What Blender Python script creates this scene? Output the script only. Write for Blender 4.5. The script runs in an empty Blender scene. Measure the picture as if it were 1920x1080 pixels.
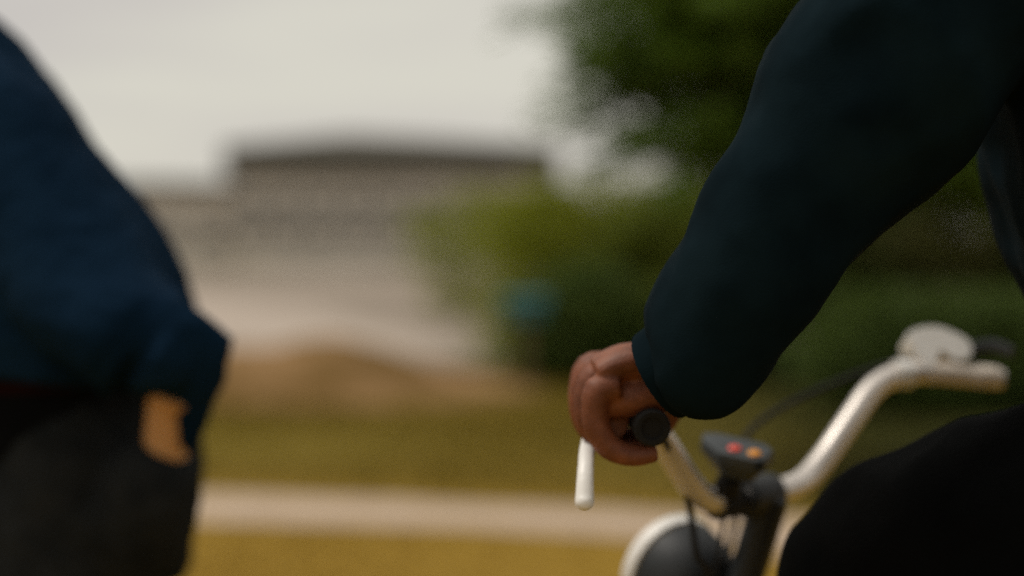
import bpy, bmesh, math, random
import numpy as np
from mathutils import Vector, Matrix, noise

random.seed(7); RNG = np.random.default_rng(11)
SC = bpy.context.scene
COL = SC.collection
R = math.radians
V = Vector

# ---------------------------------------------------------------- camera
CAM_Z = 1.18
TILT = math.atan(70 / 3200)
cam_data = bpy.data.cameras.new('camera')
cam_data.lens = 60; cam_data.sensor_width = 36
cam_data.clip_start = 0.05; cam_data.clip_end = 3000
cam_data.dof.use_dof = True
cam_data.dof.focus_distance = 1.16
cam_data.dof.aperture_fstop = 1.95
cam = bpy.data.objects.new('camera', cam_data); COL.objects.link(cam)
cam.location = (0, 0, CAM_Z); cam.rotation_euler = (R(90) - TILT, 0, 0)
SC.camera = cam

# ---------------------------------------------------------------- overcast sky
SUN_DIR = V((-0.42, 0.10, 0.90)).normalized()
world = bpy.data.worlds.new('World'); SC.world = world; world.use_nodes = True
nt = world.node_tree; nt.nodes.clear()
wout = nt.nodes.new('ShaderNodeOutputWorld')
sky = nt.nodes.new('ShaderNodeTexSky'); sky.sky_type = 'NISHITA'; sky.sun_disc = False
sky.sun_elevation = math.asin(SUN_DIR.z); sky.sun_rotation = math.atan2(SUN_DIR.x, SUN_DIR.y)
b1 = nt.nodes.new('ShaderNodeBackground'); b1.inputs['Strength'].default_value = 0.10
nt.links.new(sky.outputs[0], b1.inputs['Color'])
tc = nt.nodes.new('ShaderNodeTexCoord')
mp = nt.nodes.new('ShaderNodeMapping'); mp.inputs['Scale'].default_value = (1.0, 1.0, 7.0)
nz = nt.nodes.new('ShaderNodeTexNoise'); nz.inputs['Scale'].default_value = 2.2; nz.inputs['Detail'].default_value = 4
nt.links.new(tc.outputs['Generated'], mp.inputs[0]); nt.links.new(mp.outputs[0], nz.inputs['Vector'])
cr = nt.nodes.new('ShaderNodeValToRGB')
cr.color_ramp.elements[0].position = 0.36; cr.color_ramp.elements[0].color = (0.375, 0.345, 0.330, 1)
cr.color_ramp.elements[1].position = 0.60; cr.color_ramp.elements[1].color = (0.475, 0.455, 0.395, 1)
nt.links.new(nz.outputs['Fac'], cr.inputs[0])
b2 = nt.nodes.new('ShaderNodeBackground'); b2.inputs['Strength'].default_value = 1.0
nt.links.new(cr.outputs[0], b2.inputs['Color'])
mix = nt.nodes.new('ShaderNodeMixShader'); mix.inputs[0].default_value = 0.95
nt.links.new(b1.outputs[0], mix.inputs[1]); nt.links.new(b2.outputs[0], mix.inputs[2])
nt.links.new(mix.outputs[0], wout.inputs[0])

sun_data = bpy.data.lights.new('sun', 'SUN'); sun_data.energy = 1.5; sun_data.angle = R(14)
sun_data.color = (1.0, 0.93, 0.84)
sun = bpy.data.objects.new('sun', sun_data); COL.objects.link(sun)
sun.rotation_euler = SUN_DIR.to_track_quat('Z', 'Y').to_euler()

vs = SC.view_settings
vs.view_transform = 'Standard'; vs.look = 'None'; vs.exposure = 0.52; vs.gamma = 1.0

SC.cycles.use_denoising = False      # keep the fine grain

# ---------------------------------------------------------------- helpers
def px(x, y, d):
    """a place seen at x, y of the 1920 x 1080 photograph, d metres away"""
    v = (540 - y) / 3200 * d
    return V(((x - 960) / 3200 * d, d * math.cos(TILT) + v * math.sin(TILT),
              CAM_Z + v * math.cos(TILT) - d * math.sin(TILT)))

def mat(name, color, rough=0.7, metal=0.0, spec=0.5, noise_scale=None, color2=None, lo=0.35, hi=0.65,
        bump=0.0, bump_scale=60, sss=0.0, detail=6, sheen=0.0, island=None, stretch=(1, 1, 1), coat=0.0, trans=0.0):
    m = bpy.data.materials.new(name); m.use_nodes = True
    t = m.node_tree; p = t.nodes['Principled BSDF']
    p.inputs['Base Color'].default_value = (*color, 1)
    p.inputs['Roughness'].default_value = rough; p.inputs['Metallic'].default_value = metal
    p.inputs['Specular IOR Level'].default_value = spec
    p.inputs['Sheen Weight'].default_value = sheen; p.inputs['Coat Weight'].default_value = coat
    p.inputs['Transmission Weight'].default_value = trans
    if sss:
        p.inputs['Subsurface Weight'].default_value = sss
        p.inputs['Subsurface Radius'].default_value = (0.006, 0.0025, 0.001)
        p.inputs['Subsurface Scale'].default_value = 1.0
    co = t.nodes.new('ShaderNodeTexCoord')
    ma = t.nodes.new('ShaderNodeMapping'); ma.inputs['Scale'].default_value = stretch
    t.links.new(co.outputs['Object'], ma.inputs[0])
    if color2 is not None:
        r = t.nodes.new('ShaderNodeValToRGB')
        r.color_ramp.elements[0].position = lo; r.color_ramp.elements[0].color = (*color, 1)
        r.color_ramp.elements[1].position = hi; r.color_ramp.elements[1].color = (*color2, 1)
        if island:
            g = t.nodes.new('ShaderNodeNewGeometry'); src = g.outputs['Random Per Island']
        else:
            n = t.nodes.new('ShaderNodeTexNoise'); n.inputs['Scale'].default_value = noise_scale
            n.inputs['Detail'].default_value = detail
            t.links.new(ma.outputs[0], n.inputs['Vector']); src = n.outputs['Fac']
        t.links.new(src, r.inputs[0]); t.links.new(r.outputs[0], p.inputs['Base Color'])
    if bump:
        n2 = t.nodes.new('ShaderNodeTexNoise'); n2.inputs['Scale'].default_value = bump_scale
        n2.inputs['Detail'].default_value = 5
        t.links.new(co.outputs['Object'], n2.inputs['Vector'])
        b = t.nodes.new('ShaderNodeBump'); b.inputs['Strength'].default_value = bump
        b.inputs['Distance'].default_value = 0.01
        t.links.new(n2.outputs['Fac'], b.inputs['Height']); t.links.new(b.outputs[0], p.inputs['Normal'])
    return m

def leafy(m, amount=0.45):
    t = m.node_tree; p = t.nodes['Principled BSDF']; out = [n for n in t.nodes if n.type == 'OUTPUT_MATERIAL'][0]
    tr = t.nodes.new('ShaderNodeBsdfTranslucent'); mx = t.nodes.new('ShaderNodeMixShader'); mx.inputs[0].default_value = amount
    src = p.inputs['Base Color'].links[0].from_socket
    t.links.new(src, tr.inputs['Color']); t.links.new(p.outputs[0], mx.inputs[1]); t.links.new(tr.outputs[0], mx.inputs[2])
    t.links.new(mx.outputs[0], out.inputs['Surface']); return m

def link(name, me, m=None, parent=None, smooth=True, kind=None):
    o = bpy.data.objects.new(name, me); COL.objects.link(o)
    if m is not None:
        me.materials.clear(); me.materials.append(m)
    if smooth and len(me.polygons):
        me.polygons.foreach_set('use_smooth', [True] * len(me.polygons))
    if parent is not None:
        o.parent = parent
        o.matrix_parent_inverse = Matrix.Translation(-V(parent_world(parent)))
    if kind: o['kind'] = kind
    return o

def parent_world(o):
    p = V(o.location)
    return p if o.parent is None else V((0, 0, 0)) + p

def tag(o, label, cat, group=None):
    o['label'] = label; o['category'] = cat
    if group: o['group'] = group
    return o

def thing(name, label, cat, loc=(0, 0, 0), group=None):
    o = bpy.data.objects.new(name, None); COL.objects.link(o)
    o.location = loc; o.empty_display_size = 0.1
    return tag(o, label, cat, group)

def part(name, bm, m, parent, smooth=True, bevel=0.0, kind=None, sub=False):
    """bm in world coordinates -> child mesh"""
    if bevel:
        bmesh.ops.bevel(bm, geom=list(bm.edges), offset=bevel, segments=2, affect='EDGES', profile=0.6)
    bmesh.ops.recalc_face_normals(bm, faces=bm.faces)
    me = bpy.data.meshes.new(name); bm.to_mesh(me); bm.free()
    o = bpy.data.objects.new(name, me); COL.objects.link(o)
    me.materials.append(m)
    if smooth and len(me.polygons):
        me.polygons.foreach_set('use_smooth', [True] * len(me.polygons))
        try: me.set_sharp_from_angle(angle=R(42))
        except Exception: pass
    if parent is not None:
        o.parent = parent
        w = V((0, 0, 0)); q = parent
        while q is not None:
            w += q.location; q = q.parent
        if parent.type == 'EMPTY': o.location = -w
        # a mesh parent already carries the offset of its empty
    if kind: o['kind'] = kind
    return o

def catmull(P, n=6, closed=False):
    out = []; N = len(P)
    segs = N if closed else N - 1
    for i in range(segs):
        if closed: p0, p1, p2, p3 = P[(i - 1) % N], P[i], P[(i + 1) % N], P[(i + 2) % N]
        else: p0, p1, p2, p3 = P[max(i - 1, 0)], P[i], P[i + 1], P[min(i + 2, N - 1)]
        for k in range(n):
            t = k / n
            out.append(0.5 * ((2 * p1) + (-p0 + p2) * t + (2 * p0 - 5 * p1 + 4 * p2 - p3) * t * t + (-p0 + 3 * p1 - 3 * p2 + p3) * t ** 3))
    if not closed: out.append(P[-1].copy())
    return out

def loft(bm, pts, rad, n=14, wide=None, smooth=0, cap=True, close=False):
    """tube through pts; rad = radius or (r, r_wide) at each point; wide = the direction r_wide lies in"""
    pts = [V(p) for p in pts]
    if not isinstance(rad, (list, tuple)): rad = [rad] * len(pts)
    rad = [(r, r) if not isinstance(r, (list, tuple)) else r for r in rad]
    if smooth:
        rv = [V((r[0], r[1], 0)) for r in rad]
        pts = catmull(pts, smooth, close); rv = catmull(rv, smooth, close)
        rad = [(max(r.x, 1e-4), max(r.y, 1e-4)) for r in rv]
    rings = []; N = len(pts); ref = None
    for i, p in enumerate(pts):
        if close: t = pts[(i + 1) % N] - pts[(i - 1) % N]
        else: t = pts[min(i + 1, N - 1)] - pts[max(i - 1, 0)]
        t = t.normalized() if t.length > 1e-9 else V((0, 0, 1))
        if wide is not None: w = V(wide)
        elif ref is None: w = V((0, 0, 1)) if abs(t.z) < 0.9 else V((1, 0, 0))
        else: w = ref
        w = w - t * w.dot(t)
        w = w.normalized() if w.length > 1e-6 else t.orthogonal().normalized()
        ref = w; s = t.cross(w)
        r0, r1 = rad[i]
        rings.append([bm.verts.new(p + s * (math.cos(a) * r0) + w * (math.sin(a) * r1))
                      for a in [2 * math.pi * k / n for k in range(n)]])
    M = N if close else N - 1
    for i in range(M):
        A, B_ = rings[i], rings[(i + 1) % N]
        for k in range(n):
            bm.faces.new((A[k], A[(k + 1) % n], B_[(k + 1) % n], B_[k]))
    if cap and not close:
        bm.faces.new(rings[0][::-1]); bm.faces.new(rings[-1])
    return rings

def ball(bm, c, r, sub=3, rot=None):
    r = (r, r, r) if not isinstance(r, (tuple, list)) else r
    mtx = Matrix.Translation(V(c)) @ (rot.to_4x4() if rot else Matrix()) @ Matrix.Diagonal((*r, 1))
    bmesh.ops.create_icosphere(bm, subdivisions=sub, radius=1, matrix=mtx)

def box(bm, c, size, rot=None):
    mtx = Matrix.Translation(V(c)) @ (rot.to_4x4() if rot else Matrix()) @ Matrix.Diagonal((*size, 1))
    bmesh.ops.create_cube(bm, size=1, matrix=mtx)

def lathe(bm, origin, axis, prof, n=28):
    """prof: (distance along axis, radius)"""
    axis = V(axis).normalized(); s = axis.orthogonal().normalized(); w = axis.cross(s)
    rings = []
    for d, r in prof:
        c = V(origin) + axis * d
        if r < 1e-5: rings.append([bm.verts.new(c)])
        else: rings.append([bm.verts.new(c + s * math.cos(2 * math.pi * k / n) * r + w * math.sin(2 * math.pi * k / n) * r) for k in range(n)])
    for A, B_ in zip(rings, rings[1:]):
        for k in range(n):
            a, b = A[k % len(A)], A[(k + 1) % len(A)]; c, d = B_[(k + 1) % len(B_)], B_[k % len(B_)]
            f = []
            for v in (a, b, c, d):
                if v not in f: f.append(v)
            if len(f) > 2: bm.faces.new(f)

def prism(bm, outline, thick):
    """closed outline of Vectors (planar) thickened along its normal"""
    n = V((0, 0, 0)); N = len(outline)
    for i in range(N): n += outline[i].cross(outline[(i + 1) % N])
    n = n.normalized() * thick / 2
    A = [bm.verts.new(p + n) for p in outline]; B_ = [bm.verts.new(p - n) for p in outline]
    bm.faces.new(A); bm.faces.new(B_[::-1])
    for i in range(N): bm.faces.new((A[i], B_[i], B_[(i + 1) % N], A[(i + 1) % N]))

def fuse(bm, voxel, it=4, fac=0.5):
    """merge overlapping closed shapes to one skin; returns a bmesh"""
    me = bpy.data.meshes.new('tmp'); bmesh.ops.recalc_face_normals(bm, faces=bm.faces); bm.to_mesh(me); bm.free()
    o = bpy.data.objects.new('tmp', me); COL.objects.link(o)
    r = o.modifiers.new('r', 'REMESH'); r.mode = 'VOXEL'; r.voxel_size = voxel; r.adaptivity = 0
    s = o.modifiers.new('s', 'SMOOTH'); s.factor = fac; s.iterations = it
    dg = bpy.context.evaluated_depsgraph_get(); dg.update()
    m2 = bpy.data.meshes.new_from_object(o.evaluated_get(dg))
    out = bmesh.new(); out.from_mesh(m2)
    bpy.data.objects.remove(o); bpy.data.meshes.remove(me); bpy.data.meshes.remove(m2)
    return out

def folds(bm, amp, scale, stretch=None, seed=0.0):
    """cloth folds: push the skin along its normals by ridged noise; stretch = direction the folds run along"""
    bm.normal_update()
    d = V(stretch).normalized() if stretch is not None else None
    for v in bm.verts:
        c = v.co.copy()
        if d is not None: c -= d * (c.dot(d) * 0.72)
        q = c * scale + V((seed, seed * 1.7, -seed))
        a = noise.noise(q); b = noise.noise(q * 2.3 + V((5, 1, 3)))
        v.co += v.normal * amp * ((1 - abs(a) * 2.6) * 0.7 + b * 0.4)

def quads(name, C, U, W, m, parent=None, kind=None, loc=None):
    """many small leaf faces: centres C, half vectors U (length) and W (width): pointed quads"""
    n = len(C)
    P = np.stack([C - U, C + W - U * 0.1, C + U, C - W - U * 0.1], 1).reshape(-1, 3)
    off = np.zeros(3) if loc is None else np.array(loc)
    P = P - off
    me = bpy.data.meshes.new(name)
    me.vertices.add(n * 4); me.vertices.foreach_set('co', P.astype(np.float32).ravel())
    me.loops.add(n * 4); me.loops.foreach_set('vertex_index', np.arange(n * 4, dtype=np.int32))
    me.polygons.add(n); me.polygons.foreach_set('loop_start', np.arange(0, n * 4, 4, dtype=np.int32))
    me.update(); me.materials.append(m)
    o = bpy.data.objects.new(name, me); COL.objects.link(o)
    if parent is not None: o.parent = parent
    if kind: o['kind'] = kind
    return o

def unit(a): return a / (np.linalg.norm(a, axis=1, keepdims=True) + 1e-9)

# ---------------------------------------------------------------- materials
M = {}
M['chrome'] = mat('brushed_alloy', (0.80, 0.745, 0.69), 0.36, 0.45, noise_scale=90, color2=(0.72, 0.67, 0.62), bump=0.02)
M['steel'] = mat('dull_steel', (0.45, 0.44, 0.42), 0.35, 1.0)
M['black_paint'] = mat('black_paint', (0.013, 0.016, 0.018), 0.55, spec=0.35, noise_scale=30, color2=(0.022, 0.025, 0.028), bump=0.08, bump_scale=200)
M['black_rubber'] = mat('black_rubber', (0.004, 0.004, 0.004), 0.9, bump=0.15, bump_scale=350)
M['tyre'] = mat('tyre_rubber', (0.022, 0.021, 0.020), 0.85, bump=0.3, bump_scale=220)
M['white_plastic'] = mat('white_plastic', (0.74, 0.725, 0.69), 0.42, noise_scale=40, color2=(0.80, 0.785, 0.75))
M['cream_grip'] = mat('pale_grip', (0.60, 0.53, 0.45), 0.6, noise_scale=60, color2=(0.68, 0.61, 0.53), bump=0.05)
M['red'] = mat('red_button', (0.66, 0.05, 0.022), 0.4)
M['yellow'] = mat('amber_button', (0.70, 0.27, 0.015), 0.4)
M['box_grey'] = mat('slate_plastic', (0.015, 0.021, 0.025), 0.5, noise_scale=50, color2=(0.026, 0.034, 0.039))
M['lens'] = mat('lamp_glass', (0.85, 0.86, 0.85), 0.08, spec=0.6)
M['reflector'] = mat('reflector_red', (0.5, 0.02, 0.02), 0.2)
M['skin_dark'] = mat('skin_brown', (0.125, 0.034, 0.011), 0.6, sss=0.12, noise_scale=70, color2=(0.215, 0.066, 0.026), bump=0.12, bump_scale=500)
M['skin_tan'] = mat('skin_tan', (0.50, 0.255, 0.095), 0.55, sss=0.12, noise_scale=60, color2=(0.57, 0.30, 0.12), bump=0.1, bump_scale=450)
M['knit'] = mat('charcoal_fleece', (0.0028, 0.0076, 0.0108), 1.0, spec=0.04, noise_scale=14, color2=(0.0060, 0.0146, 0.0198), bump=0.10, bump_scale=700, sheen=0.0)
M['navy'] = mat('navy_cotton', (0.0036, 0.0138, 0.0310), 1.0, spec=0.04, noise_scale=9, color2=(0.0060, 0.0205, 0.0440), bump=0.3, bump_scale=380, sheen=0.0)
M['shirt'] = mat('black_jersey', (0.0032, 0.0036, 0.004), 1.0, spec=0.04, noise_scale=20, color2=(0.0055, 0.006, 0.0063), bump=0.3, bump_scale=300)
M['jeans'] = mat('charcoal_denim', (0.0125, 0.0145, 0.0155), 1.0, spec=0.05, noise_scale=24, color2=(0.0225, 0.0245, 0.0250), bump=0.4, bump_scale=500)
M['trousers'] = mat('black_twill', (0.0022, 0.0025, 0.0026), 1.0, spec=0.03, noise_scale=18, color2=(0.0036, 0.0039, 0.004), bump=0.3, bump_scale=400)
M['belt'] = mat('dark_red_belt', (0.016, 0.0035, 0.0030), 0.95, spec=0.05)
M['hair'] = mat('black_hair', (0.008, 0.007, 0.006), 0.6, bump=0.8, bump_scale=120)
M['shoe'] = mat('black_leather', (0.02, 0.019, 0.018), 0.5)
M['sole'] = mat('white_sole', (0.55, 0.53, 0.48), 0.7)
M['eye'] = mat('eye_white', (0.7, 0.68, 0.64), 0.2)
M['iris'] = mat('eye_dark', (0.02, 0.012, 0.008), 0.15)

# ---------------------------------------------------------------- ground
def ground_mat():
    m = bpy.data.materials.new('dry_grass_ground'); m.use_nodes = True
    t = m.node_tree; p = t.nodes['Principled BSDF']; p.inputs['Roughness'].default_value = 0.95
    p.inputs['Specular IOR Level'].default_value = 0.1
    co = t.nodes.new('ShaderNodeTexCoord')
    def nz(scale, stretch=(1, 1, 1), detail=5):
        a = t.nodes.new('ShaderNodeMapping'); a.inputs['Scale'].default_value = stretch
        n = t.nodes.new('ShaderNodeTexNoise'); n.inputs['Scale'].default_value = scale; n.inputs['Detail'].default_value = detail
        t.links.new(co.outputs['Object'], a.inputs[0]); t.links.new(a.outputs[0], n.inputs['Vector']); return n.outputs['Fac']
    def ramp(src, stops):
        r = t.nodes.new('ShaderNodeValToRGB'); e = r.color_ramp.elements
        e[0].position, e[0].color = stops[0][0], (*stops[0][1], 1); e[1].position, e[1].color = stops[-1][0], (*stops[-1][1], 1)
        for q, c in stops[1:-1]: k = e.new(q); k.color = (*c, 1)
        t.links.new(src, r.inputs[0]); return r.outputs[0]
    def mixc(f, a, b):
        x = t.nodes.new('ShaderNodeMix'); x.data_type = 'RGBA'
        t.links.new(f, x.inputs['Factor']); t.links.new(a, x.inputs['A']); t.links.new(b, x.inputs['B']); return x.outputs['Result']
    big = nz(0.35, (0.5, 1, 1)); fine = nz(9.0)
    near = ramp(fine, [(0.3, (0.20, 0.120, 0.014)), (0.7, (0.30, 0.188, 0.028))])       # straw by the path
    far = ramp(big, [(0.36, (0.122, 0.078, 0.008)), (0.5, (0.150, 0.102, 0.010)), (0.62, (0.175, 0.128, 0.014))])
    far2 = ramp(fine, [(0.3, (0.092, 0.070, 0.006)), (0.7, (0.175, 0.122, 0.013))])
    xs = t.nodes.new('ShaderNodeMix'); xs.data_type = 'RGBA'; xs.inputs['Factor'].default_value = 0.45
    t.links.new(far, xs.inputs['A']); t.links.new(far2, xs.inputs['B'])
    sep = t.nodes.new('ShaderNodeSeparateXYZ'); t.links.new(co.outputs['Object'], sep.inputs[0])
    ad = t.nodes.new('ShaderNodeMath'); ad.operation = 'MULTIPLY_ADD'; ad.inputs[1].default_value = 2.5
    t.links.new(big, ad.inputs[0]); t.links.new(sep.outputs['Y'], ad.inputs[2])
    mr = t.nodes.new('ShaderNodeMapRange'); mr.inputs['From Min'].default_value = 8.2; mr.inputs['From Max'].default_value = 10.8
    t.links.new(ad.outputs[0], mr.inputs['Value'])
    c = mixc(mr.outputs[0], near, xs.outputs['Result'])
    shade_tinted_lawn = ramp(fine, [(0.3, (0.030, 0.034, 0.007)), (0.7, (0.062, 0.060, 0.013))])  # greener grass on the right, with the tree's shade painted into its colour
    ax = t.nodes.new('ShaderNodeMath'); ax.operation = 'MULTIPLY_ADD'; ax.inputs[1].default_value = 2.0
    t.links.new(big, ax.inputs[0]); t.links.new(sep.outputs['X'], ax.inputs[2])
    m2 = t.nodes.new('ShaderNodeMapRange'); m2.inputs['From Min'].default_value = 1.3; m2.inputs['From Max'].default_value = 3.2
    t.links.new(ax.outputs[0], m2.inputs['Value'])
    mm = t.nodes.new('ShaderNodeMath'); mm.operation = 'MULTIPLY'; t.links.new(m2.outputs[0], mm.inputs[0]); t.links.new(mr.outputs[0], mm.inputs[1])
    c = mixc(mm.outputs[0], c, shade_tinted_lawn)
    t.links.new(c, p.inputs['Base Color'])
    b = t.nodes.new('ShaderNodeBump'); b.inputs['Strength'].default_value = 0.6; b.inputs['Distance'].default_value = 0.04
    t.links.new(fine, b.inputs['Height']); t.links.new(b.outputs[0], p.inputs['Normal'])
    return m
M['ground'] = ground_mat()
M['path'] = mat('pale_trodden_path', (0.41, 0.315, 0.235), 0.95, spec=0.1, noise_scale=5, color2=(0.52, 0.41, 0.31), bump=0.5, bump_scale=45)
M['gravel'] = mat('pale_gravel', (0.215, 0.18, 0.142), 0.95, spec=0.1, noise_scale=0.18, color2=(0.31, 0.262, 0.215), bump=0.5, bump_scale=30, lo=0.38, hi=0.60)
M['drive'] = mat('worn_drive', (0.36, 0.305, 0.255), 0.95, spec=0.1, noise_scale=0.6, color2=(0.44, 0.375, 0.315), bump=0.4, bump_scale=30)
M['mound'] = mat('dry_earth_bank', (0.135, 0.078, 0.022), 0.95, spec=0.1, noise_scale=1.1, color2=(0.29, 0.175, 0.083), bump=0.9, bump_scale=12, lo=0.4, hi=0.62)

bm = bmesh.new()
bmesh.ops.create_circle(bm, cap_ends=True, radius=900, segments=96)
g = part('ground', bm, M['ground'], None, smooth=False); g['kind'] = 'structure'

def strip(name, far, near, z, m, nsub=10):
    F_ = catmull([V((x, y, z)) for x, y in far], nsub); N_ = catmull([V((x, y, z)) for x, y in near], nsub)
    bm = bmesh.new()
    a = [bm.verts.new(v + V((0, 0.06 * noise.noise(v * 1.7), 0))) for v in F_]
    b = [bm.verts.new(v + V((0, 0.05 * noise.noise(v * 2.1 + V((9, 0, 0))), 0))) for v in N_]
    for i in range(len(a) - 1): bm.faces.new((b[i], b[i + 1], a[i + 1], a[i]))
    o = part(name, bm, m, None, smooth=False); o['kind'] = 'structure'; return o
strip('path', [(-14, 9.0), (-6, 8.7), (-1.55, 8.22), (0.05, 7.80), (1.4, 7.4), (4, 6.6), (9, 4.4)],
      [(-14, 7.9), (-6, 7.6), (-1.38, 7.42), (0.45, 7.0), (1.1, 6.55), (3.4, 5.4), (8, 3.0)], 0.006, M['path'])
strip('gravel_yard', [(-70, 88), (-30, 88), (0, 88), (24, 88), (40, 88)], [(-40, 20), (-12, 18.2), (-1.5, 17.2), (4, 17.6), (16, 19)], 0.005, M['gravel'])
strip('drive', [(-26, 60), (-13, 52), (-5.5, 38), (-1.8, 25), (-0.6, 20.0)], [(-30, 48), (-18, 40), (-8.2, 30), (-4.1, 22), (-3.0, 18.4)], 0.010, M['drive'])

# low earth bank behind the grass
def mound(name, cx, cy, rx, ry, h, seed, m):
    bm = bmesh.new(); nx, ny = 56, 30; G = []
    for j in range(ny + 1):
        row = []
        for i in range(nx + 1):
            a = -1 + 2 * i / nx; b = -1 + 2 * j / ny
            r = min(1, math.hypot(a, b)); e = (0.5 + 0.5 * math.cos(math.pi * r))
            n_ = noise.noise(V((a * 2.6 + seed, b * 2.2, seed))) * 0.42 + noise.noise(V((a * 7 + seed, b * 6, 1))) * 0.16
            row.append(bm.verts.new((cx + a * rx, cy + b * ry, h * e * max(0.1, 1 + n_) - 0.012)))
        G.append(row)
    for j in range(ny):
        for i in range(nx): bm.faces.new((G[j][i], G[j][i + 1], G[j + 1][i + 1], G[j + 1][i]))
    o = part(name, bm, m, None); o['kind'] = 'structure'; return o
mound('earth_bank', -1.9, 14.6, 2.5, 2.0, 0.42, 3.1, M['mound'])
mound('earth_bank', -4.6, 16.2, 2.6, 1.6, 0.30, 8.4, M['mound'])

# dry grass blades, uncountable
M['straw'] = mat('straw_blades', (0.20, 0.126, 0.015), 0.9, spec=0.1, color2=(0.34, 0.218, 0.036), island=True, lo=0, hi=1)
M['olive'] = mat('olive_blades', (0.092, 0.072, 0.008), 0.9, spec=0.1, color2=(0.205, 0.150, 0.018), island=True, lo=0, hi=1)
def blades(name, n, x0, x1, y0, y1, h, m, label, keep):
    x = RNG.uniform(x0, x1, n); y = RNG.uniform(y0, y1, n); k = keep(x, y); x, y = x[k], y[k]; n = len(x)
    hh = h * RNG.uniform(0.4, 1.2, n) * (0.7 + 0.5 * np.sin(x * 1.9 + 0.7 * y) * np.sin(y * 1.3 - x))
    a = RNG.uniform(0, 6.283, n)
    U = np.stack([np.cos(a * 3.1) * hh * 0.35, np.sin(a * 3.1) * hh * 0.35, hh], 1) / 2
    W = np.stack([np.cos(a), np.sin(a), a * 0], 1) * 0.0045
    C = np.stack([x, y, 0 * x], 1) + U * 0.96
    o = quads(name, C, U, W, m, kind='stuff'); o['label'] = label; return o
onpath = lambda x, y: (y > 8.35 - 0.29 * (x + 1.55)) | (y < 7.25 - 0.25 * (x + 1.38))
fade = lambda x, y: RNG.uniform(0, 1, len(x)) < np.clip((9.5 - np.abs(x)) / 4, 0, 1) * np.clip((y - 0.3) / 3, 0.1, 1)
blades('grass', 110000, -9.5, 9.5, 0.4, 9.5, 0.055, M['straw'], 'short straw coloured grass in front of the pale path', lambda x, y: (y < 7.3 - 0.25 * (x + 1.38)) & (y < 7.5) & fade(x, y))
edge = lambda x, y: x + 0.5 * np.sin(y * 1.7) + 0.3 * np.sin(y * 4.1 + x) + RNG.normal(0, 0.35, len(x))
blades('grass', 62000, -9, 3, 7, 17.4, 0.075, M['olive'], 'olive grass between the pale path and the gravel yard', lambda x, y: (y > 8.45 - 0.29 * (x + 1.55)) & (edge(x, y) < 1.2))
M['shade_tinted_lawn'] = mat('shade_tinted_lawn_blades', (0.030, 0.036, 0.007), 0.9, spec=0.1, color2=(0.075, 0.075, 0.014), island=True, lo=0, hi=1)  # greener blades, darkened in colour to stand in for the tree's shade
blades('grass', 40000, 0, 7, 7, 17.4, 0.09, M['shade_tinted_lawn'], 'greener grass behind the bicycle, tree shade painted into its dark colour', lambda x, y: (y > 8.45 - 0.29 * (x + 1.55)) & (edge(x, y) > 1.2))

# ---------------------------------------------------------------- far house
M['plaster'] = mat('beige_plaster', (0.62, 0.575, 0.505), 0.9, spec=0.1, noise_scale=0.5, color2=(0.72, 0.67, 0.59), bump=0.2, bump_scale=8)
M['roof'] = mat('slate_roof', (0.090, 0.086, 0.070), 0.85, spec=0.2, noise_scale=1.2, color2=(0.125, 0.119, 0.098))
M['pane'] = mat('dark_window_glass', (0.055, 0.062, 0.058), 0.2)
M['winframe'] = mat('window_paint', (0.38, 0.36, 0.32), 0.6)
M['band'] = mat('grey_band', (0.10, 0.10, 0.088), 0.9, noise_scale=1.0, color2=(0.14, 0.135, 0.118))
def house(name, label, x0, x1, y, dep, eave, ridge, hip, rows, nwin, wsize):
    h = thing(name, label, 'house', ((x0 + x1) / 2, y + dep / 2, 0))
    bm = bmesh.new(); box(bm, ((x0 + x1) / 2, y + dep / 2, eave / 2), (x1 - x0, dep, eave)); part('wall', bm, M['plaster'], h, smooth=False)
    bm = bmesh.new(); o = 0.55; ym = y + dep / 2
    xa = x0 + (x1 - x0) * hip[0]; xb = x0 + (x1 - x0) * hip[1]
    lo = [bm.verts.new((a, b, eave + 0.004)) for a, b in ((x0 - o, y - o), (x1 + o, y - o), (x1 + o, y + dep + o), (x0 - o, y + dep + o))]
    mi = [bm.verts.new(v.co + V((0, 0, (ridge - eave) * .62))) for v in lo]
    r1 = bm.verts.new((xa, ym, ridge)); r2 = bm.verts.new((xb, ym, ridge - hip[2]))
    bm.faces.new(lo[::-1])
    for i in range(4): bm.faces.new((lo[i], lo[(i + 1) % 4], mi[(i + 1) % 4], mi[i]))
    bm.faces.new((mi[0], mi[1], r2, r1)); bm.faces.new((mi[1], mi[2], r2)); bm.faces.new((mi[2], mi[3], r1, r2)); bm.faces.new((mi[3], mi[0], r1))
    part('roof', bm, M['roof'], h, smooth=False)
    wm = fm = None
    for z in rows:
        for k in range(nwin):
            cx = x0 + (x1 - x0) * (k + 0.5) / nwin
            w, hh = wsize
            bm = bmesh.new(); t = 0.09
            for a, b, sx, sz in ((-w / 2, 0, t, hh), (w / 2, 0, t, hh), (0, hh / 2 + t / 2, w + t, t), (0, -hh / 2 - t / 2, w + 3 * t, t), (0, 0, 0.05, hh)):
                box(bm, (cx + a, y - 0.04, z + b), (sx - 0.004, 0.11, sz))
            f = part('window', bm, M['winframe'], h, smooth=False)
            bm = bmesh.new(); box(bm, (cx, y - 0.008, z), (w - t, 0.03, hh)); part('pane', bm, M['pane'], f, smooth=False)
    bm = bmesh.new(); zb = (rows[0] + rows[-1]) / 2
    box(bm, ((x0 + x1) / 2, y - 0.03, rows[0] + wsize[1] * 0.5 + 0.55), (x1 - x0 + 0.1, 0.14, 0.22)); part('string_course', bm, M['band'], h, smooth=False)
    return h
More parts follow.
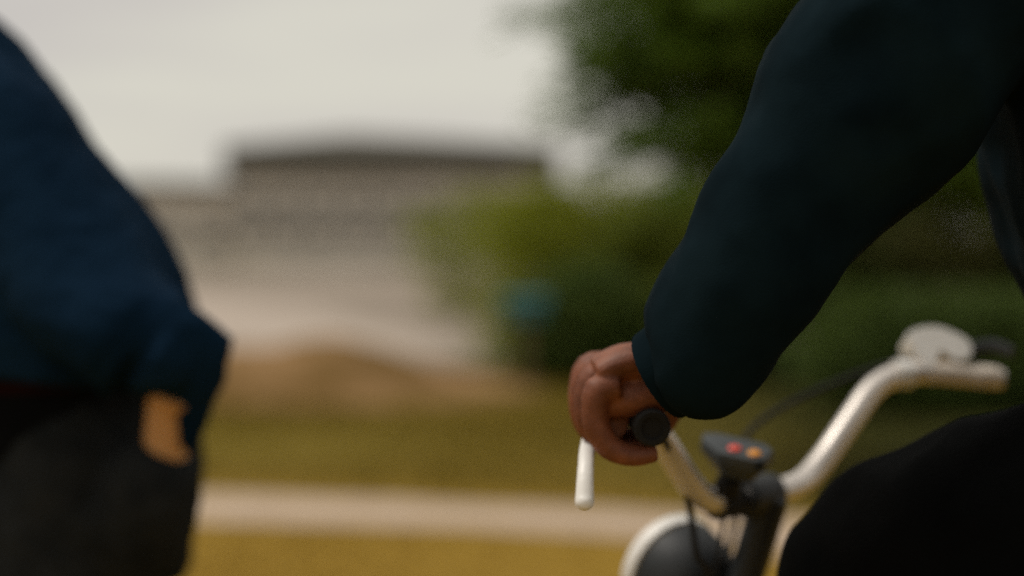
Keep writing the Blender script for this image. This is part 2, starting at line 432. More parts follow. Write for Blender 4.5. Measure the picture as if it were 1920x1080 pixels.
house('house', 'long pale two storey house with a grey hipped roof far across the yard', -14.6, 1.9, 90, 9, 5.05, 7.65, (0.34, 0.60, 0.20), (2.05, 3.75), 9, (1.45, 0.62))
house('annexe', 'lower beige annexe at the left end of the far house', -34, -14.75, 91, 8, 4.3, 5.1, (0.2, 0.8, 0.0), (1.9,), 8, (1.5, 0.6))

# ---------------------------------------------------------------- trees and shrubs
M['bark'] = mat('bark', (0.05, 0.038, 0.026), 0.95, noise_scale=14, color2=(0.09, 0.07, 0.05), bump=0.9, bump_scale=30, stretch=(1, 1, 0.25))
M['leaf_dark'] = mat('leaf_dark', (0.050, 0.100, 0.008), 0.6, spec=0.3, color2=(0.130, 0.21, 0.022), island=True, lo=0, hi=1)
M['leaf_mid'] = mat('leaf_mid', (0.100, 0.135, 0.010), 0.6, spec=0.3, color2=(0.20, 0.24, 0.024), island=True, lo=0, hi=1)
M['leaf_lime'] = mat('leaf_lime', (0.16, 0.185, 0.006), 0.6, spec=0.3, color2=(0.28, 0.31, 0.018), island=True, lo=0, hi=1)
M['leaf_deep'] = mat('leaf_deep', (0.045, 0.082, 0.014), 0.65, spec=0.3, color2=(0.115, 0.165, 0.028), island=True, lo=0, hi=1)
M['leaf_olive'] = mat('leaf_olive', (0.065, 0.072, 0.016), 0.65, spec=0.3, color2=(0.14, 0.14, 0.034), island=True, lo=0, hi=1)

for k_ in ('leaf_dark', 'leaf_mid', 'leaf_lime', 'leaf_deep', 'leaf_olive', 'straw', 'olive', 'shade_tinted_lawn'): leafy(M[k_])

def tree(name, label, base, height, spread, m, seed, boughs, leaf=(0.060, 0.012), per=200, group=None, lean=V((0, 0, 0))):
    rng = np.random.default_rng(seed)
    base = V(base); t = thing(name, label, 'tree', base, group)
    tr = bmesh.new()
    top = base + V((0.15, 0.1, height * 0.92)) + lean
    axis = [base + (top - base) * f + V((0.06 * math.sin(f * 7 + seed), 0.05 * math.cos(f * 6), 0)) for f in (0, 0.06, 0.2, 0.4, 0.6, 0.8, 1)]
    r0 = height * 0.028
    loft(tr, axis, [r0 * 1.5, r0 * 1.1, r0, r0 * 0.8, r0 * 0.55, r0 * 0.3, 0.012], n=12, smooth=4)
    part('trunk', tr, M['bark'], t)
    br = bmesh.new(); CC = []; UU = []; WW = []
    for (z, az, ln, droop) in boughs:
        f = z / height; p0 = base + (top - base) * f
        d = V((math.cos(az), math.sin(az), 0))
        P = [p0]
        for k in range(1, 8):
            s = k / 7
            P.append(p0 + d * ln * s + V((0, 0, 0.28 * ln * math.sin(s * 1.9) * 0.5 - droop * s * s)) + V(rng.normal(0, 0.025 * ln, 3)))
        rb = 0.012 + 0.022 * ln / spread
        loft(br, P, [rb * (1 - 0.85 * k / 7) + 0.003 for k in range(8)], n=6, smooth=2)
        for tw in range(14):                                           # side shoots with long leaf sprays
            s = rng.uniform(0.25, 1.0); i = min(6, int(s * 7)); q = P[i].lerp(P[i + 1], s * 7 - i)
            a2 = az + rng.normal(0, 0.55); l2 = ln * rng.uniform(0.16, 0.36)
            dd = V((math.cos(a2), math.sin(a2), rng.normal(-0.05, 0.14)))
            e = q + dd * l2 + V((0, 0, -0.10 * l2))
            loft(br, [q, q.lerp(e, 0.5) + V((0, 0, 0.03 * l2)), e], [0.007, 0.005, 0.002], n=4)
            n = int(per * rng.uniform(0.5, 1.3)); ss = rng.uniform(0.0, 1.1, n)
            c = np.array(q)[None] + np.array(e - q)[None] * ss[:, None] + rng.normal(0, 0.045, (n, 3)) * np.array([1, 1, 0.75])
            u = unit(np.array(dd)[None] + rng.normal(0, 0.35, (n, 3)))
            w = unit(np.cross(u, rng.normal(0, 1, (n, 3)) * np.array([0.4, 0.4, 1.0])))
            k = rng.uniform(0.6, 1.3, (n, 1))
            CC.append(c); UU.append(u * leaf[0] * k); WW.append(w * leaf[1] * k)
    cr_ = quads('crown', np.concatenate(CC), np.concatenate(UU), np.concatenate(WW), m, t, loc=base)
    part('bough', br, M['bark'], t)
    return t

bo = []
rr = random.Random(5)
for k in range(20):
    z = 1.75 + 3.9 * (k / 20) ** 1.1
    az = rr.uniform(0, 6.283); ln = (2.2 - 0.28 * abs(z - 3.0)) * rr.uniform(0.75, 1.05)
    bo.append((z, az, max(0.6, ln), rr.uniform(0.1, 0.35)))
# the boughs that reach out towards the open yard
for z, az, ln, dr in ((1.62, 3.22, 1.62, 0.02), (1.78, 3.00, 1.55, 0.05), (1.90, 3.35, 2.15, 0.10), (2.02, 3.05, 1.7, 0.05), (2.14, 3.3, 1.95, 0.12),
                      (2.25, 2.92, 1.75, 0.02), (2.36, 3.15, 1.9, 0.0), (2.5, 3.4, 2.1, 0.0), (1.72, 3.6, 1.5, 0.05), (2.0, 3.8, 1.5, 0.1), (2.2, 2.6, 1.5, 0.1), (2.62, 3.1, 2.15, 0.05), (2.4, 3.55, 1.9, 0.1), (2.08, 3.2, 2.0, 0.0), (1.84, 3.25, 1.85, 0.0), (2.3, 3.3, 1.6, 0.0), (2.45, 3.2, 1.5, 0.0), (2.2, 3.12, 1.35, 0), (1.95, 3.18, 1.3, 0), (2.55, 3.0, 1.7, 0.0), (2.1, 3.5, 1.7, 0.0), (1.55, 3.1, 1.75, -0.02), (1.66, 3.35, 1.9, 0.0), (1.74, 3.12, 2.05, 0.0), (1.5, 3.5, 1.6, 0.0), (1.6, 2.9, 1.6, 0.0), (2.7, 3.25, 2.0, 0.05), (2.0, 2.95, 1.6, 0.0), (2.28, 3.22, 2.2, 0.02), (2.02, 3.16, 2.3, 0.0), (1.9, 3.1, 2.15, 0.0), (2.4, 3.08, 2.35, 0.0), (2.15, 3.02, 2.25, 0.0)):
    bo.append((z, az, ln + .22, dr))
tree('tree', 'dark green tree with long outreaching sprays behind the rider', (3.15, 9.2, 0), 6.4, 2.1, M['leaf_dark'], 5, bo)

def shrub(label, cx, cy, rx, ry, h, m, seed, n, leaf=(0.05, 0.017), name='shrub', droop=0.0):
    rng = np.random.default_rng(seed); base = V((cx, cy, 0))
    t = thing(name, label, 'shrub', base, 'shrubs along the far edge of the grass')
    st = bmesh.new()
    for k in range(9):
        a = rng.uniform(0, 6.283); r = rng.uniform(0.3, 0.8)
        e = V((math.cos(a) * rx * r, math.sin(a) * ry * r, h * rng.uniform(0.6, 0.95)))
        loft(st, [base + V((math.cos(a) * 0.05, math.sin(a) * 0.05, -0.02)), base + e * 0.5 + V((0, 0, 0.12 * h)), base + e], [0.022, 0.014, 0.004], n=6, smooth=3)
    part('stems', st, M['bark'], t)
    nc = 70
    th = rng.uniform(0, 6.283, nc); zz = rng.uniform(0.05, 0.95, nc) ** 0.9
    pr = np.sqrt(np.clip(1 - (np.abs(zz - 0.42) / 0.62) ** 2.4, 0.05, 1)) * rng.uniform(0.55, 1.0, nc)
    cl = np.stack([np.cos(th) * rx * pr, np.sin(th) * ry * pr, zz * h], 1)
    cr_ = rng.uniform(0.5, 1.1, nc) * 0.17 * min(rx, 1.0) / 0.8
    i = rng.integers(0, nc, n)
    C = cl[i] + rng.normal(0, 1, (n, 3)) * cr_[i][:, None] * np.array([1.25, 1, 0.62])
    C[:, 2] = np.clip(C[:, 2], 0.01, h * 1.12)
    u = unit(np.stack([rng.normal(0, 1, n) - 0.4, rng.normal(0, 0.7, n), rng.normal(0.15, 0.45, n)], 1))
    w = unit(np.cross(u, rng.normal(0, 1, (n, 3)))); k = rng.uniform(0.6, 1.35, (n, 1))
    quads('foliage', C, u * leaf[0] * k, w * leaf[1] * k, m, t)
    return t
shrub('yellow green loose shrub at the left end of the shrub row, above the teal box', 0.70, 17.0, 1.05, 0.8, 1.82, M['leaf_lime'], 21, 15000)
shrub('pale loose shrub in front of the far house\'s right corner', -0.15, 30.0, 1.7, 1.0, 2.25, M['leaf_lime'], 31, 9000)
shrub('low deep green shrub between the teal box post and the hand', 0.72, 15.6, 0.62, 0.55, 0.98, M['leaf_deep'], 22, 12000)
shrub('mid green shrub left of the rider\'s sleeve, behind the hand', 1.75, 16.2, 0.95, 0.8, 1.84, M['leaf_mid'], 23, 22000)
shrub('deep green shrub behind the middle of the sleeve', 2.95, 15.8, 1.0, 0.8, 2.0, M['leaf_deep'], 24, 22000)
shrub('olive green shrub seen between the sleeve and the rider\'s chest', 4.15, 15.4, 1.0, 0.8, 2.2, M['leaf_olive'], 25, 24000)
shrub('dark shrub at the right edge behind the rider\'s chest', 5.3, 15.2, 1.0, 0.8, 2.3, M['leaf_deep'], 26, 20000)
shrub('low dark green shrub above the handlebar\'s raised end', 3.3, 12.6, 0.95, 0.6, 0.80, M['leaf_deep'], 27, 14000)

# small teal box on a wooden post
M['teal'] = mat('teal_paint', (0.012, 0.105, 0.115), 0.5, noise_scale=8, color2=(0.018, 0.135, 0.145))
M['wood'] = mat('weathered_post', (0.10, 0.075, 0.030), 0.9, noise_scale=10, color2=(0.15, 0.11, 0.045), stretch=(1, 1, 0.2))
t = thing('post_box', 'small teal box on a brown post in front of the shrubs', 'box', (0.10, 14.8, 0))
bm = bmesh.new(); box(bm, (0.10, 14.8, 0.66), (0.36, 0.2, 0.15)); part('box', bm, M['teal'], t, bevel=0.012)
bm = bmesh.new()
for i, (y, z) in enumerate(((-0.13, 0.745), (0.13, 0.745), (0.0, 0.80))): pass
lid = [V((-0.11, 14.8 + a, b - 0.01)) for a, b in ((-0.125, 0.747), (0.125, 0.747), (0.125, 0.765), (0, 0.80), (-0.125, 0.765))]
A = [bm.verts.new(p) for p in lid]; B_ = [bm.verts.new(p + V((0.42, 0, 0))) for p in lid]
bm.faces.new(A); bm.faces.new(B_[::-1])
for i in range(5): bm.faces.new((A[i], B_[i], B_[(i + 1) % 5], A[(i + 1) % 5]))
part('lid', bm, M['teal'], t, smooth=False)
bm = bmesh.new(); box(bm, (0.11, 14.8, 0.285), (0.09, 0.09, 0.58)); part('post', bm, M['wood'], t, bevel=0.006)

# ---------------------------------------------------------------- bicycle
ANG = R(41)
BO = V((0.222, 1.545, 0))
BF = V((-math.cos(ANG), math.sin(ANG), 0)); BU = V((math.sin(ANG), math.cos(ANG), 0))
def B(a, b, c): return BO + BU * a + BF * b + V((0, 0, c))
CL = 0.958                                             # height of the bar clamp
bike = thing('bicycle', 'black city bicycle with a swept alloy handlebar under the rider\'s fist', 'bicycle', BO)
prof = [(0, 0, 0), (.045, 0, 0), (.082, -.001, .006), (.112, -.004, .024), (.150, -.009, .056), (.188, -.014, .086), (.220, -.026, .099), (.248, -.050, .100), (.294, -.099, .094)]
barp = [B(-a, b, CL + c + .02 * max(0, a - .235)) for a, b, c in reversed(prof[1:])] + [B(a, b, CL + c) for a, b, c in prof]
bm = bmesh.new(); loft(bm, barp, [.0100, .0104] + [.0114] * (len(barp) - 5) + [.0112, .0104, .0098], n=18, smooth=6); part('handlebar', bm, M['chrome'], bike)
GL_i = B(-.235, -.038, CL + .099); GL_e = B(-.306, -.107, CL + .0930)
# left grip
GA = (GL_e - GL_i).normalized()
bm = bmesh.new(); lathe(bm, GL_i, GA, [(0, .0118), (0, .0150), (.012, .0150), (.016, .0128), (.09, .0130), (.098, .0140), (.102, .0138), (.1045, .0120), (.1045, .0085), (.1025, .0080), (.1025, 0)], 24)
part('grip', bm, M['black_rubber'], bike)
# right grip: pale sleeve with an end ring
GR_e = B(.292, -.097, CL + .095); GR_i = B(.264, -.068, CL + .0985); ra = (GR_e - GR_i).normalized()
bm = bmesh.new(); lathe(bm, GR_i - ra * .03, ra, [(0, .0109), (0, .0114), (.036, .0114), (.038, .0108), (.041, .0108), (.043, .0116), (.066, .0114), (.071, .0090), (.071, 0)], 22)
part('grip', bm, M['cream_grip'], bike)['label'] = 'pale grip with a groove near its end'

# right brake lever: white hood with a black blade
def pr(x, y): return px(x, y, 1.715 + (680 - y) * .00022)
hood_px = [(1687, 640), (1694, 627), (1722, 620), (1752, 620), (1788, 632), (1812, 645), (1824, 664), (1816, 682), (1792, 686), (1768, 674), (1756, 668), (1750, 684), (1738, 700), (1722, 692), (1706, 676)]
oc = catmull([pr(1748 + (x - 1748) * .86, 692 + (y - 692) * .92) for x, y in hood_px], 3, True)
bm = bmesh.new(); prism(bm, oc, 0.040)
bm = (lambda b: b)(bm)
bmesh.ops.bevel(bm, geom=[e for e in bm.edges if e.calc_face_angle(0) > 1.2], offset=0.0145, segments=5, affect='EDGES', profile=0.5)
hood = part('brake_lever', bm, M['white_plastic'], bike); hood['label'] = 'white brake lever hood on the raised bar end'
bm = bmesh.new(); loft(bm, [pr(1800, 660), px(1835, 652, 1.72), px(1868, 650, 1.70), px(1900, 662, 1.68)], [(.004, .007), (.004, .007), (.0035, .007), (.003, .006)], n=10, smooth=4)
part('lever_blade', bm, M['black_paint'], hood)
bm = bmesh.new(); c = barp[8 + 6]; cpt = px(1733, 690, 1.70)
lathe(bm, B(.222, -.028, CL + .0995) - (B(.235, -.038, CL + .1) - B(.222, -.028, CL + .0995)).normalized() * 0.008, (B(.235, -.038, CL + .1) - B(.222, -.028, CL + .0995)), [(0, .0115), (0, .0142), (.016, .0142), (.016, .0115)], 20)
part('lever_clamp', bm, M['white_plastic'], hood)
# left brake lever, its tip hanging under the fist
bm = bmesh.new()
loft(bm, [px(1165, 770, 1.40), px(1120, 790, 1.35), px(1103, 835, 1.28), px(1098, 880, 1.25), px(1096, 940, 1.235)], [(.0045, .006), (.0045, .0062), (.0045, .0062), (.0048, .0062), (.006, .0072)], n=12, smooth=5, wide=(1, 0, 0))
ball(bm, px(1096, 942, 1.235), (.0074, .0072, .0068), 2)
bm = fuse(bm, 0.0012, 3)
ll = part('brake_lever', bm, M['white_plastic'], bike); ll['label'] = 'white brake lever tip hanging under the fist'
bm = bmesh.new(); d = (B(-.222, -.028, CL + .0995) - B(-.20, -.018, CL + .091)).normalized()
lathe(bm, B(-.216, -.0245, CL + .0975), d, [(0, .0115), (0, .0145), (.016, .0145), (.016, .0115)], 20); part('lever_clamp', bm, M['black_paint'], ll)

# stem, head tube, fork and frame
HA = (B(0, .19, .36) - B(.012, -.004, CL - .012)).normalized()      # steering axis, downwards
def H(s): return B(.012, -.004, CL - .012) + HA * s
bm = bmesh.new(); loft(bm, [H(-.012), H(0.0), H(.12)], [.0165, .0175, .0165], n=18)
loft(bm, [B(-.024, 0, CL), B(.024, 0, CL)], [.0185, .0185], n=20)
bm = fuse(bm, .0018, 3); part('stem', bm, M['black_paint'], bike)
bm = bmesh.new(); loft(bm, [H(.105), H(.11), H(.25), H(.255)], [.019, .0215, .0215, .019], n=20); ht = part('head_tube', bm, M['black_paint'], bike)
FA = B(0, .265, .335); BB_ = B(0, -.33, .285); RA = B(0, -.84, .335); SC_ = B(0, -.555, .70)
bm = bmesh.new()
loft(bm, [H(.235), B(0, -.02, .62), B(0, -.18, .42), BB_], [.021, .022, .022, .020], n=14, smooth=5)
loft(bm, [H(.15), B(0, -.05, .70), B(0, -.25, .52), SC_.lerp(BB_, .55)], [.016, .017, .016, .015], n=12, smooth=5)
loft(bm, [BB_, SC_], [.017, .016], n=14)
for s in (-1, 1):
    loft(bm, [BB_, B(.05 * s, -.52, .31), B(.058 * s, -.84, .335)], [.011, .010, .008], n=10, smooth=4)
    loft(bm, [SC_.lerp(BB_, .1), B(.045 * s, -.66, .57), B(.058 * s, -.84, .335)], [.009, .008, .007], n=10, smooth=4)
loft(bm, [BB_ - BU * .036, BB_ + BU * .036], .021, n=18)
part('frame', bm, M['black_paint'], bike)
bm = bmesh.new()
loft(bm, [H(.25) - BU * .06, H(.255), H(.25) + BU * .06], [.014, .019, .014], n=12, smooth=4)
for s in (-1, 1): loft(bm, [H(.25) + BU * .056 * s, H(.38) + BU * .056 * s, B(.055 * s, .225, .42), B(.055 * s, .265, .335)], [.013, .0125, .010, .008], n=12, smooth=4)
part('fork', bm, M['black_paint'], bike)
def wheel(c):
    bm = bmesh.new(); ring = [c + BF * math.cos(a) * .318 + V((0, 0, math.sin(a) * .318)) for a in [2 * math.pi * k / 72 for k in range(72)]]
    loft(bm, ring, [(.017, .019)] * 72, n=12, close=True, wide=BU)
    w = part('wheel', bm, M['tyre'], bike)
    bm = bmesh.new(); ring = [c + BF * math.cos(a) * .296 + V((0, 0, math.sin(a) * .296)) for a in [2 * math.pi * k / 64 for k in range(64)]]
    loft(bm, ring, [(.009, .0125)] * 64, n=8, close=True, wide=BU); part('rim', bm, M['chrome'], w)
    bm = bmesh.new(); lathe(bm, c - BU * .05, BU, [(0, 0), (0, .006), (.012, .006), (.014, .026), (.02, .026), (.024, .016), (.076, .016), (.08, .026), (.086, .026), (.088, .006), (.1, .006), (.1, 0)], 20); part('hub', bm, M['steel'], w)
    for k in range(32):
        bm = bmesh.new(); a = 2 * math.pi * k / 32; s = 1 if k % 2 else -1; b = a + (.5 if (k // 2) % 2 else -.5)
        loft(bm, [c + BU * .028 * s + (BF * math.cos(b) + V((0, 0, math.sin(b)))) * .022, c + (BF * math.cos(a) + V((0, 0, math.sin(a)))) * .29], .0011, n=4)
        part('spoke', bm, M['steel'], w)
    return w
wheel(FA); wheel(RA)
for c, a0, a1 in ((FA, 60, 175), (RA, 10, 170)):
    bm = bmesh.new(); P = [c + BF * math.cos(R(a)) * .352 + V((0, 0, math.sin(R(a)) * .352)) for a in np.linspace(a0, a1, 30)]
    loft(bm, P, [(.003, .028)] * 30, n=12, wide=BU); part('mudguard', bm, M['black_paint'], bike)
bm = bmesh.new(); loft(bm, [SC_.lerp(BB_, .15), B(0, -.60, 0.905)], .0135, n=16); part('seat_post', bm, M['steel'], bike)
bm = bmesh.new()
loft(bm, [B(0, -.44, 0.920), B(0, -.50, 0.922), B(0, -.58, 0.922), B(0, -.66, 0.928), B(0, -.715, 0.935)], [(.016, .018), (.022, .030), (.026, .065), (.028, .092), (.018, .075)], n=20, smooth=5, wide=BU)
part('saddle', bm, M['black_rubber'], bike)
bm = bmesh.new(); lathe(bm, BB_ + BU * .045, BU, [(0, 0), (0, .085), (.004, .085), (.004, 0)], 40); part('chainring', bm, M['steel'], bike)
bm = bmesh.new(); P = [BB_ + BU * .054 + V((0, 0, .098)), RA + BU * .054 + V((0, 0, .05)), RA + BU * .054 - BF * .05, RA + BU * .054 - V((0, 0, .05)), BB_ + BU * .054 - V((0, 0, .098)), BB_ + BU * .054 + BF * .1]
prism(bm, catmull(P, 5, True), .012); part('chain_guard', bm, M['black_paint'], bike)
PL = B(-.075, -.20, .395); PR = B(.085, -.46, .17)
for s, p in ((-1, PL), (1, PR)):
    bm = bmesh.new(); loft(bm, [BB_ + BU * (.06 * s), p + BU * (.0 * s)], [(.009, .012), (.007, .010)], n=10); cr_ = part('crank', bm, M['steel'], bike)
    bm = bmesh.new(); box(bm, p + BU * (.065 * s), (.095, .075, .022), Matrix.Rotation(math.atan2(BU.y, BU.x), 3, 'Z')); part('pedal', bm, M['black_rubber'], cr_, bevel=.005)

# head lamp in front of the stem
LC = px(1283, 1084, 1.60)
LD = V((-.52, .80, .30)).normalized()
bm = bmesh.new()
lathe(bm, LC - LD * .034, LD, [(-.012, 0), (-.011, .014), (-.006, .027), (.004, .039), (.018, .0475), (.034, .0505), (.044, .0510), (.044, 0)], 40)
lamp = part('headlamp', bm, M['black_paint'], bike)
bm = bmesh.new(); lathe(bm, LC + LD * .008, LD, [(.006, .0495), (.006, .0525), (.009, .0535), (.018, .0535), (.022, .051), (.022, .046), (.018, .045)], 40); part('bezel', bm, M['white_plastic'], lamp)
bm = bmesh.new(); lathe(bm, LC + LD * .024, LD, [(0, .0465), (.004, .040), (.008, .022), (.009, 0)], 36); part('lens', bm, M['lens'], lamp)
bm = bmesh.new(); loft(bm, [LC - LD * .02 + V((0, 0, -.045)), LC.lerp(H(.2), .5) + V((0, 0, -.035)), H(.2)], [(.004, .010), (.004, .010), (.005, .012)], n=8, smooth=4); part('bracket', bm, M['black_paint'], lamp)

# control box with two buttons, left of the clamp
X0 = px(1374, 850, 1.475)
cu = (px(1440, 868, 1.47) - px(1318, 838, 1.50)).normalized()          # long edge
cn = V((-.06, -.24, .96)); cn = (cn - cu * cn.dot(cu)).normalized(); cv = cn.cross(cu)
rotm = Matrix((cu, cv, cn)).transposed()
bm = bmesh.new()
top = [(-.035, .014), (-.024, .021), (.020, .022), (.031, .014), (.033, -.010), (.028, -.017), (-.006, -.018), (-.030, .000)]
A = [bm.verts.new(X0 + cu * a + cv * b + cn * .006) for a, b in top]
A2 = [bm.verts.new(X0 + cu * a * 1.03 + cv * b * 1.03 - cn * .004) for a, b in top]
A3 = [bm.verts.new(X0 + cu * (a * .62 + .002) + cv * b * .7 - cn * .018) for a, b in top]
bm.faces.new(A); bm.faces.new(A3[::-1])
for q, w in ((A, A2), (A2, A3)):
    for i in range(8): bm.faces.new((q[i], w[i], w[(i + 1) % 8], q[(i + 1) % 8]))
ctl = part('control_box', bm, M['box_grey'], bike, bevel=.0010); ctl['label'] = 'slate control box with a red and an amber button'
for nm, m_, a in (('red_button', M['red'], .003), ('amber_button', M['yellow'], .0215)):
    bm = bmesh.new(); lathe(bm, X0 + cu * a + cv * (-.004) + cn * .0055, cn, [(0, .0060), (.002, .0057), (.0030, .0042), (.0034, 0)], 20); part(nm, bm, m_, ctl)
bm = bmesh.new(); loft(bm, [X0 - cn * .02, B(-.05, 0, CL + .002)], [.011, .012], n=12); loft(bm, [B(-.064, 0, CL + .001), B(-.036, 0, CL + .001)], [.0165, .0165], n=18)
part('box_clamp', bm, M['black_rubber'], ctl)

# cables
def cable(P, r=.0024):
    bm = bmesh.new(); loft(bm, P, r, n=8, smooth=6); return part('brake_cable', bm, M['black_rubber'], bike)
cable([px(1712, 672, 1.715), px(1660, 684, 1.72), px(1580, 712, 1.71), px(1490, 752, 1.69), px(1420, 795, 1.66), px(1388, 840, 1.63), px(1372, 905, 1.61), px(1376, 990, 1.61), H(.2) + BF * .03], .0030)
cable([px(1205, 760, 1.38), px(1240, 815, 1.40), px(1262, 862, 1.43), px(1284, 915, 1.46), px(1297, 975, 1.47), px(1306, 1040, 1.48), px(1325, 1110, 1.52), H(.24) + BF * .03 - BU * .02], .0030)
cable([px(1408, 905, 1.52), px(1412, 935, 1.51), px(1398, 950, 1.52), px(1386, 936, 1.54), H(.1) + BF * .02], .0022)
cable([px(1345, 900, 1.47), px(1350, 925, 1.48), px(1362, 940, 1.50), H(.13) + BF * .025], .0022)

# ---------------------------------------------------------------- people
def head(bm, c, fwd, up=V((0, 0, 1)), s=1.0):
    """skull, jaw, nose, ears, lips and neck-ready underside, looking along fwd; c = centre"""
    f = V(fwd).normalized(); r = f.cross(up).normalized(); u = r.cross(f)
    rot = Matrix((r, f, u)).transposed()
    def at(a, b, d): return V(c) + (r * a + f * b + u * d) * s
    ball(bm, at(0, -.012, .03), (.073 * s, .092 * s, .085 * s), 3, rot)
    ball(bm, at(0, .018, -.03), (.062 * s, .072 * s, .080 * s), 3, rot)
    ball(bm, at(0, .045, -.085), (.036 * s, .034 * s, .026 * s), 2, rot)
    loft(bm, [at(0, .086, .018), at(0, .102, -.006), at(0, .108, -.022), at(0, .090, -.030)], [.008 * s, .010 * s, .015 * s, .012 * s], n=10, smooth=3)
    ball(bm, at(0, .084, -.052), (.024 * s, .010 * s, .006 * s), 2, rot); ball(bm, at(0, .082, -.063), (.021 * s, .010 * s, .007 * s), 2, rot)
    ball(bm, at(0, .075, .034), (.048 * s, .016 * s, .010 * s), 2, rot)
    for e in (-1, 1): ball(bm, at(.073 * e, -.008, -.008), (.010 * s, .019 * s, .030 * s), 2, rot)
    return at, rot

def hand_relaxed(bm, wrist, d, palm_n, side, s=1.0):
    """palm and five slightly curled fingers; d = pointing direction, palm_n = palm normal, side = +1/-1 where the thumb is"""
    d = V(d).normalized(); n = V(palm_n); n = (n - d * n.dot(d)).normalized(); w = d.cross(n) * side
    W = V(wrist)
    loft(bm, [W - d * .02, W + d * .03, W + d * .085], [(.017 * s, .027 * s), (.015 * s, .036 * s), (.012 * s, .040 * s)], n=16, smooth=4, wide=w)
    for k, (o, L) in enumerate(((.030, .072), (.010, .080), (-.010, .075), (-.029, .058))):
        p = W + d * .082 + w * o
        loft(bm, [p - d * .01, p + d * L * .45 + n * .008, p + d * L * .78 + n * .026, p + d * L * .92 + n * .046], [.0098 * s, .0088 * s, .008 * s, .0062 * s], n=10, smooth=3)
    loft(bm, [W + d * .018 + w * .022, W + d * .05 + w * .050 + n * .012, W + d * .080 + w * .056 + n * .022, W + d * .104 + w * .050 + n * .030], [.015 * s, .012 * s, .0105 * s, .008 * s], n=10, smooth=3)

def add_eyes(parent, at, s=1.0):
    for e in (-1, 1):
        bm = bmesh.new(); ball(bm, at(.030 * e, .072, .008), .0125 * s, 2); ey = part('eye', bm, M['eye'], parent)
        bm = bmesh.new(); ball(bm, at(.030 * e, .0815, .008), .0058 * s, 2); part('iris', bm, M['iris'], ey)

def merge_bm(a, b):
    me = bpy.data.meshes.new('t'); b.to_mesh(me); b.free(); a.from_mesh(me); bpy.data.meshes.remove(me); return a

def hair_cap(at, rot, s=1.0):
    bm = bmesh.new(); ball(bm, at(0, -.020, .042), (.082 * s, .094 * s, .088 * s), 4, rot)
    for v in bm.verts: v.co += (v.co - at(0, -.02, .04)).normalized() * (.006 * noise.noise(v.co * 38))
    return bm

# ---- rider
rider = thing('person', 'rider in a dark charcoal sweater, fist closed on the handlebar grip', 'person', B(0, -.5, 0))
SHL = B(-.175, -.335, 1.445); SHR = B(.175, -.335, 1.44)
G = GL_e - GA * .022                      # the grip under the little finger
GE1 = (-(GA.cross(V((0, 0, 1))))).normalized(); GE2 = GA.cross(GE1).normalized()
if GE2.z < 0: GE2 = -GE2
def hp(p, q, s): return G + GE1 * (p * .95 if p < 0 else p * .88) + GE2 * (q * .91 if q > 0 else q * .85) + GA * s
WRIST = hp(.038, .038, -.030)
ELB = px(1492, 395, 1.19) + V((0, 0, 0))
# hand on the grip: metacarpals on top, four fingers curling down round the far side
hb = bmesh.new()
fd = (ELB - WRIST).normalized()
loft(hb, [WRIST + fd * .10, WRIST + fd * .04, WRIST, hp(.012, .041, -.024), hp(-.018, .042, -.020), hp(-.037, .035, -.020)],
     [(.030, .034), (.024, .030), (.021, .034), (.0195, .040), (.0180, .043), (.0145, .042)], n=20, smooth=5, wide=GA + GE2 * .25)
loft(hb, [hp(.030, .026, -.004), hp(.008, .024, .004), hp(-.014, .021, .006), hp(-.034, .018, .004)], [.0150, .0150, .0140, .0125], n=16, smooth=4)
ball(hb, hp(.014, .024, -.006), (.018, .016, .017), 3)                               # heel of the palm on the grip
ball(hb, hp(.016, .022, -.045), (.017, .020, .022), 3)
loft(hb, [hp(-.026, .008, .004), hp(-.027, .010, -.060)], [(.011, .022), (.011, .022)], n=14, wide=GE2)   # flesh of the curled fingers against the grip
fing = [(0.014, .92, .031), (-.012, 1.0, .037), (-.034, 1.04, .040), (-.056, 1.0, .039)]      # little finger nearest the grip end
for s, L, q0 in fing:
    loft(hb, [hp(-.024, q0 + .001, s), hp(-.040, q0 - .002, s), hp(-.0465 * L, q0 - .022, s), hp(-.0440 * L, -.003, s), hp(-.034 * L, -.019, s), hp(-.013, -.0260, s), hp(.006, -.0235, s)],
         [.0102, .0116, .0103, .0103, .0095, .0084, .0068], n=14, smooth=4)
loft(hb, [hp(.020, .030, -.062), hp(.032, .012, -.080), hp(.026, -.014, -.084), hp(.006, -.026, -.078), hp(-.008, -.029, -.072)], [.017, .0145, .0120, .0105, .0080], n=14, smooth=4)
hb = fuse(hb, .0018, 3, .5)
# the rest of the body under the clothes
bb = bmesh.new()
hat, hrot = head(bb, B(0, -.285, 1.665), BF + V((0, 0, -.08)))
loft(bb, [B(0, -.36, 1.47), B(0, -.335, 1.55), B(0, -.315, 1.62)], [.060, .056, .056], n=16, smooth=3)
loft(bb, [B(0, -.56, .94), B(0, -.53, 1.05), B(0, -.46, 1.20), B(0, -.40, 1.33), B(0, -.365, 1.43), B(0, -.36, 1.48)], [(.10, .145), (.095, .14), (.10, .15), (.10, .165), (.075, .15), (.05, .07)], n=20, smooth=4, wide=BU)
loft(bb, [SHL + BU * .05, SHL, SHL.lerp(ELB, .5), ELB, ELB.lerp(WRIST, .5), WRIST + fd * .08], [.05, .052, .045, .040, .038, .031], n=14, smooth=4)
RE = B(.275, -.44, 1.13); RW = B(.165, -.375, .915)
loft(bb, [SHR - BU * .05, SHR, SHR.lerp(RE, .5), RE, RE.lerp(RW, .5), RW], [.05, .052, .045, .040, .036, .025], n=14, smooth=4)
HJ = {-1: (B(-.09, -.57, 1.02), B(-.11, -.19, .912), B(-.105, -.285, .50)), 1: (B(.09, -.57, 1.0), B(.115, -.42, .60), B(.12, -.50, .225))}
